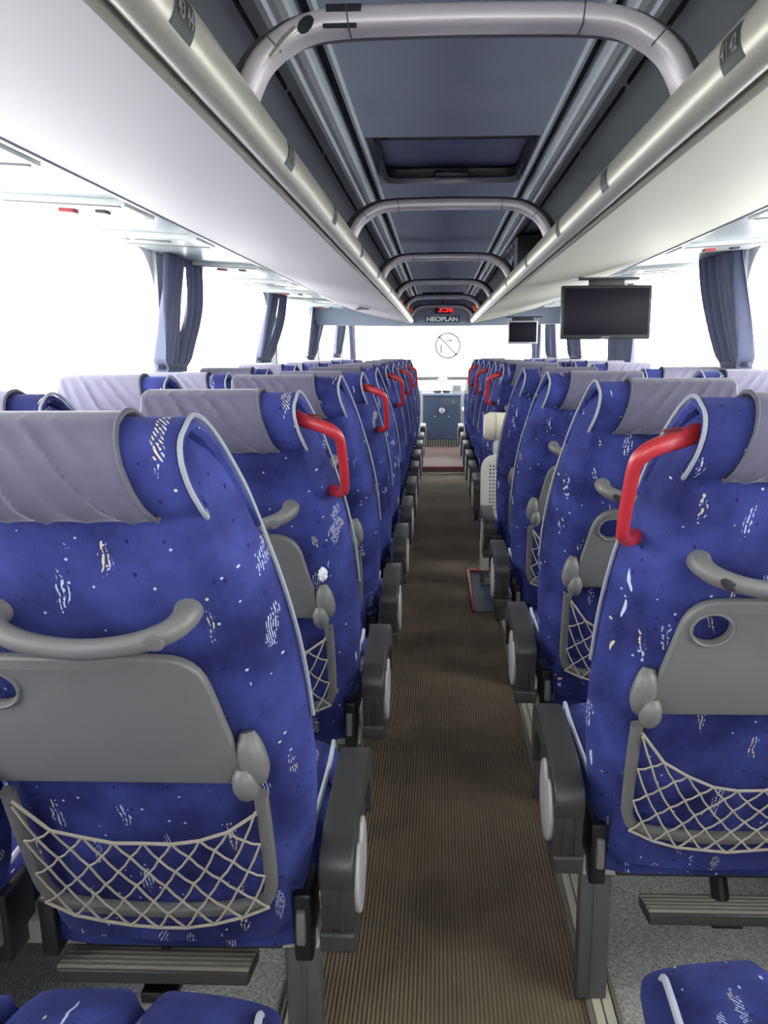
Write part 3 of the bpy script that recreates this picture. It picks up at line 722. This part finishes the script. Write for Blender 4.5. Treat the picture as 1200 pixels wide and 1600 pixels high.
def make_seat(s, red, aisle, lobes=False):
    """s = +1: aisle on the +x side; origin on the floor under the foot of the backrest"""
    t = bpy.data.objects.new('coach_seat', None); COL.objects.link(t)
    br = make_backrest(s, t); br.location = (0, 0, .40); br.rotation_euler = (math.radians(16.5), 0, 0)
    # headrest roll
    bm = bmesh.new(); rings = []
    K = [k * .5 for k in range(0, 2 * (len(ROLL) - 1) + 1)]; U = [-1, -.96, -.75, -.4, 0, .4, .75, .96, 1]
    def rp(k, u, off):
        p = roll_pt(k, u, off); return p
    for u in U:
        inn = .006 if abs(u) == 1 else 0
        ring = [rp(k, u, -inn) for k in K] + [rp(k, u, -.02 + inn) for k in reversed(K)]
        rings.append(ring)
    loft(bm, rings); mirror(bm, s); link('headrest', bm, FAB, br)
    # piping: round the roll ends and on down the outer edges
    bm = bmesh.new()
    for q in (-1, 1):
        P = [roll_pt(k, q * 1.0, .001) for k in range(0, 13)]
        P += [Vector((q * .240, .112, .82)), Vector((q * .258, .106, .75)), Vector((q * .273, .102, .67)), Vector((q * .283, .100, .58)), Vector((q * .288, .098, .48))]
        tube(bm, catmull(P, 3), .0038, 6)
    P = [roll_pt(.3, u, .004) for u in (-.98, -.6, -.2, .2, .6, .98)]; tube(bm, P, .0035, 6)
    mirror(bm, s); link('piping', bm, PIPE, br)
    # velour cover over the roll
    bm = bmesh.new(); nu, nk = 72, 48; g = []
    for j in range(nk + 1):
        k = .35 + (12.6 - .35) * j / nk; row = []
        for i in range(nu + 1):
            a = i / nu; u0, u1 = -.97, .50 + .17 * max(0, 1 - k / 6)
            u = u0 + (u1 - u0) * a
            vv = min(1, k / 6)
            env = min(1, max(0, (1.05 - k / 6.5)) * 3) * min(1, k / 1.2) if k < 6.8 else 0
            p_ = a + .42 * vv + .035 * math.sin(vv * 5 + a * 3)
            fold = env * sum(am * math.exp(-abs((p_ - c0) / wd) ** 1.6) for c0, am, wd in ((.34, .0045, .022), (.46, .0030, .03), (.62, .0065, .020), (.78, .0035, .035), (.95, .0060, .022), (1.12, .0035, .03)))
            row.append(bm.verts.new(roll_pt(k, u, .0065 + fold)))
        g.append(row)
    for j in range(nk):
        for i in range(nu): bm.faces.new((g[j][i], g[j][i + 1], g[j + 1][i + 1], g[j + 1][i]))
    mirror(bm, s); cov = link('headrest_cover', bm, COVER, br); md = cov.modifiers.new('t', 'SOLIDIFY'); md.thickness = .004; md.offset = 0; bake(cov)
    bm = bmesh.new()
    tube(bm, [roll_pt(.35 + q * .4, .50 + .17 * max(0, 1 - (.35 + q * .4) / 6) + .01, .0085) for q in range(0, 30)], .004, 6)
    tube(bm, [roll_pt(.36, u, .010) for u in (-.97, -.5, 0, .4, .65)], .003, 6)
    mirror(bm, s); link('cover_hem', bm, COVER_HEM, br)
    # folding table with cup hole (always on the window side for the left seats, aisle side for the right ones)
    if s > 0: ol = rounded([(-.240, .445), (.188, .445), (.194, .475), (.150, .698), (-.205, .698), (-.250, .475)], [.012, .01, .02, .06, .06, .02], 6)
    else: ol = rounded([(-.194, .445), (.205, .445), (.215, .475), (.160, .698), (-.152, .698), (-.200, .475)], [.012, .01, .02, .06, .06, .02], 6)
    cx = -.166 if s > 0 else -.108
    hole = ell(cx, .640, .034, .031)
    bm = plate_bm([ol, hole], .018, .005); to_xz(bm, -.020)
    tb = link('tray_table', bm, GREY, br)
    bm = bmesh.new()
    ring = [(cx + .037 * math.cos(a), -.030, (.640) + .034 * math.sin(a)) for a in [2 * math.pi * k / 28 for k in range(29)]]
    tube(bm, ring, .0035, 6); link('cup_ring', bm, GREY, br)
    for q in (-1, 1):
        bm = bmesh.new(); e = .035 if (q < 0 and s > 0) else .0
        P = catmull([(q * (.202 + e), -.008, .540), (q * (.208 + e), -.020, .512), (q * (.213 + e), -.024, .475), (q * (.209 + e), -.016, .442)], 5)
        n = len(P); tube(bm, P, [.007 + .017 * math.sin(math.pi * (i + .6) / n) ** .6 for i in range(n)], 12, ry=[.006 + .014 * math.sin(math.pi * (i + .6) / n) ** .6 for i in range(n)], upv=(0, 1, 0))
        P = catmull([(q * (.196 + e), -.034, .488), (q * (.197 + e), -.040, .468), (q * (.198 + e), -.036, .445), (q * (.199 + e), -.028, .428)], 5)
        n = len(P); tube(bm, P, [.006 + .015 * math.sin(math.pi * (i + .8) / (n + 1)) ** .6 for i in range(n)], 12)
        mirror(bm, s); link('tray_hinge', bm, GREY, br)
    # curved passenger handle
    P = catmull([(-.140, .004, .764), (-.139, -.018, .763), (-.120, -.042, .757), (-.070, -.056, .746), (0, -.060, .740), (.070, -.056, .746), (.120, -.042, .757), (.139, -.018, .763), (.140, .004, .764)], 5)
    n = len(P); R = [.0155 + .0065 * abs(2 * i / (n - 1) - 1) ** 2 for i in range(n)]
    bm = bmesh.new(); tube(bm, P, R, 14); link('grab_handle', bm, GREY, br)
    nb = plate_bm([ell(0, 0, .017, .012)], .004, .001); to_xz(nb, 0)
    for v in nb.verts:
        x_, z_ = v.co.x, v.co.z; v.co = Vector((x_ * .85 - z_ * .4 + .108 * s, v.co.y - .0645, x_ * .2 * s + z_ + .7545))
    link('handle_cap', nb, GREY_D if s < 0 else GREY, br)
    # net pocket
    P = catmull([(-.212, 0, .385), (-.212, 0, .30), (-.210, 0, .20), (-.205, 0, .145), (-.185, 0, .112), (-.14, 0, .098), (-.07, 0, .088), (0, 0, .085), (.07, 0, .088), (.14, 0, .098), (.185, 0, .112), (.205, 0, .145), (.210, 0, .20), (.212, 0, .30), (.212, 0, .385)], 3)
    bm = bmesh.new(); tube(bm, [Vector((p.x, -.016 + .05 * max(0, abs(p.x) - .19), p.z + .026)) for p in P], .0115, 12, ry=.011, upv=(0, 1, 0), sq=.6); link('pocket_frame', bm, GREY, br)
    rnd = random.Random(3 if s > 0 else 8); bm = bmesh.new(); nx, ny = 16, 6
    def npos(i, j):
        a, b = i / nx, j / ny; x = -.203 + .406 * a; e = 4 * a * (1 - a)
        ht = .362 - .085 * e ** .6; hb = .120 - .042 * e ** .8
        if s < 0: ht = .365 - .135 * math.sin(math.pi * min(1, a * .95)) ** .8
        h = ht + (hb - ht) * b + .026
        jx = .003 if 0 < i < nx else 0
        return Vector((x + rnd.uniform(-jx, jx), -.030 - .016 * e * b, h + rnd.uniform(-.003, .003)))
    nodes = {(i, j): npos(i, j) for i in range(nx + 1) for j in range(ny + 1) if (i + j) % 2 == 0}
    for (i, j), p in nodes.items():
        for q in ((i + 1, j + 1), (i + 1, j - 1)):
            if q in nodes:
                b = nodes[q]; mid = (p + b) / 2 + Vector((0, 0, -.0035)); tube(bm, [p, mid, b], .0022, 5)
    for jj in (0, ny):
        P = [nodes.get((i, jj)) for i in range(nx + 1)]; P = [p for p in P if p]
        if jj == 0: P = [Vector((-.203, -.026, .398))] + P[1:-1] + [Vector((.203, -.026, .376))]
        tube(bm, P, .0032 if jj == 0 else .003, 6)
    mirror(bm, 1); link('pocket_net', bm, CORD, br)
    # red standing-passenger handle
    if red:
        P = [(.168, .03, .992), (.195, .010, .990), (.238, -.010, .984), (.262, -.014, .972), (.274, -.012, .952), (.277, -.006, .91), (.278, .002, .85), (.276, .010, .812), (.270, .028, .797), (.258, .044, .783), (.236, .072, .776)]
        P = catmull([(s * x, y, z) for x, y, z in P], 4); n = len(P)
        prf = [(0, .016), (.12, .0155), (.3, .0135), (.42, .0115), (.8, .0105), (.92, .012), (1, .014)]
        rr = [lerp(prf, i / (n - 1)) for i in range(n)]
        bm = bmesh.new(); tube(bm, P, rr, 16, ry=[r_ * 1.1 for r_ in rr], upv=(0, -1, .2), sq=.7); rh = link('side_handle', bm, RED, br)
        rh['label'] = 'red handle on the shoulder'
        bm = bmesh.new()
        for dy in (-.006, .008):
            tube(bm, [(s * .200, .010 + dy, 1.0045), (s * .230, .000 + dy, 1.0025)], .0035, 6, ry=.002, upv=(0, 0, 1))
        link('handle_slot', bm, RED_D, br)
    # rear skirt
    bm = bmesh.new(); rr = []
    for z, w in ((.412, .205), (.424, .222), (.45, .226), (.50, .225), (.56, .22)):
        yy = -.3 * (z - .4); sag = .0
        rr.append([(x * w, yy + (.022 if abs(x) == 1 else .006) + .0 * sag, z - (.018 * (1 - x * x) if z < .44 else 0)) for x in (-1, -.9, -.5, 0, .5, .9, 1)] + [(w, yy + .07, z), (-w, yy + .07, z)])
    loft(bm, rr); mirror(bm, s); link('rear_skirt', bm, FAB, t)
    # seat cushion
    bm = bmesh.new(); rings = []; NK = 160 if lobes else 36
    ys = [.02, .05, .15, .3, .42, .52, .585, .615, .625]
    for y in ys:
        ring = []; f = max(0, (y - .5) / .125)
        top = .515 + .02 * math.sin(math.pi * min(1, y / .62)) - .03 * f ** 2; w = .262 - (.008 if lobes else .03) * f ** 2 ; bot = .37 + .03 * f
        for k in range(NK):
            th = 2 * math.pi * k / NK; c_, s_ = math.cos(th), math.sin(th)
            x = c_ * w; z = (top + bot) / 2 + math.copysign(max(0, 1 - abs(c_) ** 5.71) ** .25, s_) * (top - bot) / 2
            if s_ > 0:
                z += .012 * math.cos(x / w * 1.5)
                if lobes: z -= .020 * math.exp(-((x - .04) / .016) ** 2) + .020 * math.exp(-((x + .16) / .014) ** 2)
            yy = y + (.012 * math.cos(x / w * 1.57) if y > .5 else 0)
            if lobes and y > .5: yy -= .024 * math.exp(-((x - .04) / .018) ** 2) + .024 * math.exp(-((x + .16) / .016) ** 2)
            ring.append((x, yy, z))
        rings.append(ring)
    loft(bm, rings); mirror(bm, s); cu = link('seat_cushion', bm, FAB, t)
    for q in (-1, 1):
        bm = bmesh.new(); P = catmull([(q * .243, .05, .530), (q * .246, .2, .543), (q * .246, .4, .541), (q * .240, .52, .533), (q * .232, .580, .508), (q * .228, .606, .46), (q * .225, .61, .42)], 4)
        tube(bm, P, .0058, 8); mirror(bm, s); link('cushion_piping', bm, PIPE_W, cu)
    # under-seat pan
    bm = bmesh.new(); box(bm, -.2, .2, .04, .5, .345, .39, .01); mirror(bm, s); link('seat_pan', bm, GREY_D, t)
    # reclining bracket beside the skirt
    bm = bmesh.new(); box(bm, .230, .265, .0, .10, .355, .50, .006)
    box(bm, .236, .254, -.012, .01, .40, .47, .004, 1); mirror(bm, s); link('recliner_bracket', bm, BLACKP, t, mats=[BLACKP, GREY])
    bm = bmesh.new(); box(bm, -.262, -.230, .0, .10, .355, .48, .006); mirror(bm, s); link('recliner_bracket', bm, BLACKP, t)
    # footrest for the passenger behind
    fr = bmesh.new(); rot = Matrix.Rotation(math.radians(-14), 3, 'X')
    box(fr, -.25, .13, .0, .095, .245, .272, .006, 1, rot, (0, .05, .26))
    for k in range(5): box(fr, -.249, .129, .004 + k * .018, .0175 + k * .018, .270, .278, .002, 0, rot, (0, .05, .26))
    if s > 0: bmesh.ops.translate(fr, verts=fr.verts, vec=(.008, .0, .042))
    mirror(fr, s); fo = link('footrest', fr, FOOTM, t, mats=[FOOTM, GREY_D])
    bm = bmesh.new(); box(bm, -.09, -.02, .03, .10, .225, .25, .004); tube(bm, [(-.05, .06, .25), (-.05, .09, .30), (-.05, .13, .35)], .018, 8, sq=.6); mirror(bm, s); link('bracket', bm, BLACKP, fo)
    if aisle:
        ol = rounded([(-.022, .525), (-.030, .57), (-.012, .598), (.05, .618), (.27, .632), (.345, .624), (.385, .590), (.392, .53), (.385, .455), (.350, .453), (.345, .52), (.30, .57), (.10, .57), (.0, .54)], [.004, .03, .03, .05, .05, .04, .03, .02, .008, .008, .04, .04, .02, .01], 5)
        bm = plate_bm([ol], .066, .006); to_yz(bm, .317); mirror(bm, s); ar = link('armrest', bm, GREY_D, t)
        ol = rounded([(-.018, .43), (-.024, .535), (.05, .575), (.22, .575), (.25, .53), (.20, .46), (.15, .425)], [.01, .01, .02, .03, .05, .05, .03], 5)
        bm = plate_bm([ol], .060, .004); to_yz(bm, .317)
        for x in (.303, .327): box(bm, x - .0016, x + .0016, -.0262, -.018, .442, .532, .001, 0)
        mirror(bm, s); link('arm_housing', bm, mat('arm_rib', srgb(54, 52, 51), .35) if 'arm_rib' not in bpy.data.materials else bpy.data.materials['arm_rib'], ar)
        bm = plate_bm([rounded([(-.026, .398), (-.028, .440), (.10, .440), (.14, .425), (.13, .398)], .008)], .066, .004); to_yz(bm, .317); mirror(bm, s); link('arm_foot', bm, GREY_D, ar)
        ol = []
        for k in range(36):
            a = 2 * math.pi * k / 36; r = 1 - .42 * math.exp(-((((a - 1.75) + math.pi) % (2 * math.pi) - math.pi) / .28) ** 2)
            ol.append((.085 + .085 * r * math.cos(a), .510 + .090 * r * math.sin(a)))
        bm = plate_bm([ol], .010, .003); to_yz(bm, .351); mirror(bm, s); link('side_panel', bm, GREY_L, ar)
    return t

LY = [.44, 1.30, 2.13] + [1.30 + .8 * k for k in range(2, 10)] + [9.65]
RY = [.53, 1.54, 2.38, 3.33, 4.20, 5.45, 6.14, 6.88, 7.68, 8.52, 9.62]
AXL, AXR, WXL, WXR = -.54, .56, -1.115, 1.138
protos = {}
def get_seat(key):
    if key not in protos:
        protos[key] = make_seat(*key); return protos[key]
    return dup_tree(protos[key])
def frame_proto(s):
    t = bpy.data.objects.new('seat_frame', None); COL.objects.link(t)
    x0, x1 = (.27, 1.375) if s > 0 else (.287, 1.415)
    bm = bmesh.new(); box(bm, -x1, -x0 - .0, .045, .105, .345, .395, .006); mirror(bm, s); link('crossbeam', bm, BEAM, t)
    bm = bmesh.new(); box(bm, -x0 - .070, -x0, .05, .085, .016, .346, .005); box(bm, -x0 - .045, -x0 - .01, .085, .14, .016, .346, .004); box(bm, -x0 - .035, -x0 - .03, .046, .052, .02, .345, 0, 0)
    mirror(bm, s); link('leg', bm, LEG, t)
    return t
fp = {}
recl = {-1: [16.5, 16.5, 18.0, 15.5, 16.8, 16, 15.5, 16, 16.5, 16, 16.2, 16], 1: [16.5, 14.5, 15.5, 15.8, 16.2, 15, 14.8, 15.5, 15, 15.5, 15]}
for sd, ys in ((-1, LY), (1, RY)):
    side = 'left' if sd < 0 else 'right'
    for k, y in enumerate(ys):
        for aisle in (True, False):
            red = aisle and k > 0 and ((k % 2 == 0 and k <= 10) if sd < 0 else (k in (1, 5, 7, 9)))
            t = get_seat((-sd, red, aisle, k == 0))
            x = (AXL if aisle else WXL) if sd < 0 else (AXR if aisle else WXR)
            t.location = (x, y - (0 if aisle else .02), 0)
            br = [c for c in t.children if c.name.startswith('backrest')][0]
            br.rotation_euler = (math.radians(recl[sd][k] + (0 if aisle else (-.8, .5, .2)[k % 3])), 0, 0)
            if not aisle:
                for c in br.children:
                    if c.name.startswith('headrest_cover'): c.material_slots[0].link = 'OBJECT'; c.material_slots[0].material = COVER_LIT
            if k == 0:
                lab = 'blue flecked coach seat of which only the cushion edge shows, bottom %s%s' % (side, '' if aisle else ', by the window')
            else:
                lab = 'blue %s seat%s, %s backrest from the camera on the %s' % ('aisle' if aisle else 'window', ' with red shoulder handle' if red else '', ordn[k - 1], side)
            tag(t, lab, 'seat', 'blue coach seats %s of the aisle' % side)
        if sd not in fp: fp[sd] = frame_proto(-sd); f = fp[sd]
        else: f = dup_tree(fp[sd])
        f.location = (0, y, 0)
        if k == 0: lab = 'grey crossbeam and leg under the nearest %s seat pair, cut off at the bottom' % side
        else: lab = 'grey crossbeam and leg under the %s pair of %s seats' % (ordn[k - 1], side)
        tag(f, lab, 'seat frame', 'seat frames %s of the aisle' % side)

nb = bmesh.new(); bmesh.ops.create_icosphere(nb, subdivisions=3, radius=.011); rnd = random.Random(5)
for v in nb.verts: v.co = Vector((v.co.x * rnd.uniform(.6, 1.3), v.co.y * rnd.uniform(.6, 1.2), v.co.z * 1.7 * rnd.uniform(.8, 1.2)))
o = link('plastic_wrapper', nb, mat('clear_crumpled_film', srgb(214, 216, 224), .12, spec=1.0), smooth=False); o.location = (-.332, 1.935, .945)
tag(o, 'crumpled clear wrapper tucked behind the second left folding table', 'wrapper')
bm = bmesh.new(); box(bm, -.012, .012, -.045, .045, -.055, .055, .004); o = link('paper_tag', bm, SERV_W); o.location = (.262, 8.30, 1.13)
tag(o, 'small white paper tag on the side of a far right aisle seat', 'tag')

# ------------------------------------------------------------------ cream folding crew seat by the stairwell
t = empty('crew_seat', (.40, 4.98, .004), 'cream folding crew seat with perforated back and padded headrest by the stairwell', 'seat')
ol = rounded([(-.165, .10), (.165, .10), (.165, .86), (-.165, .86)], [.02, .02, .11, .11], 7)
holes = []
for i in range(11):
    for j in range(26):
        x, z = -.105 + i * .021, .20 + j * .0235
        holes.append([(x - .0055, z - .006), (x + .0055, z - .006), (x + .0055, z + .006), (x - .0055, z + .006)])
bm = plate_bm([ol] + holes, .02, .0012); to_xz(bm, 0); link('perforated_back', bm, CREAM, t)
bm = plate_bm([rounded([(-.160, .11), (.160, .11), (.160, .85), (-.160, .85)], [.02, .02, .1, .1], 7)], .01, .001); to_xz(bm, .03); link('inner_shell', bm, mat('shadow_grey_shell', srgb(120, 120, 112), .6), t)
bm = bmesh.new(); box(bm, -.085, -.02, .0, .03, .82, .96, .008); box(bm, .03, .09, .0, .03, .82, .96, .008); link('headrest_post', bm, SERV_W, t)
bm = bmesh.new(); rr = []
for x, w in ((-.15, .05), (-.145, .075), (-.11, .092), (-.04, .088), (.04, .088), (.11, .092), (.145, .075), (.15, .05)):
    rr.append([(x, .02 + .062 * math.cos(a) * w / .09, 1.035 + w * math.sin(a) * (1 if math.sin(a) > 0 else .95)) for a in [2 * math.pi * k / 20 for k in range(20)]])
loft(bm, rr); hr = link('headrest_pad', bm, mat('cream_vinyl', srgb(232, 226, 202), .5), t)
bm = bmesh.new(); ring = [(-.075, .02 + .065 * math.cos(a), 1.035 + .092 * math.sin(a)) for a in [2 * math.pi * k / 24 for k in range(25)]]; tube(bm, ring, .0018, 5); link('seam', bm, STRIP_D, hr)
bm = bmesh.new(); box(bm, -.14, .14, .04, .12, .12, .5, .015); link('folded_cushion', bm, CREAM, t)
bm = bmesh.new(); box(bm, -.16, -.13, .0, .06, .0, .16, .004); box(bm, .13, .16, .0, .06, .0, .16, .004); box(bm, -.16, .16, -.02, .1, 0, .014, .003); link('floor_bracket', bm, GREY, t)

# ------------------------------------------------------------------ outside
bm = bmesh.new(); box(bm, -90, 90, -60, 140, -1.35, -1.25); struct('ground', bm, SNOW)
t = empty('far_building', (-1.5, 60, -1.25), 'pale building faintly visible through the windscreen', 'building')
bm = bmesh.new(); box(bm, -4, 4, 0, 8, 0, 9.5, .05); link('facade', bm, BLDG, t)
for i in range(4):
    for j in range(3):
        bm = bmesh.new(); box(bm, -3.4 + i * 1.9, -2.3 + i * 1.9, -.06, .02, 1.2 + j * 2.7, 2.8 + j * 2.7, .02); link('window', bm, BLDW, t)
for k, (x, y, h) in enumerate(((9.5, 52, 3.6), (12.5, 54, 4.2), (15.5, 50, 3.5), (18.0, 53, 4.4))):
    t = empty('far_tree', (x, y, -1.25), 'distant bare tree beyond the windscreen, %s from the left' % ordn[k], 'tree', 'trees beyond the windscreen')
    bm = bmesh.new(); tube(bm, [(0, 0, 0), (.05, 0, h * .3), (0, 0, h * .6)], [.16, .12, .06], 8); link('trunk', bm, LEAF, t)
    nb = bmesh.new(); bmesh.ops.create_icosphere(nb, subdivisions=3, radius=1); rnd = random.Random(k)
    for v in nb.verts:
        d = 1 + rnd.uniform(-.18, .18); v.co = Vector((v.co.x * 1.5 * d, v.co.y * 1.3 * d, h * .62 + v.co.z * h * .36 * d))
    link('crown', nb, LEAF, t, smooth=False)
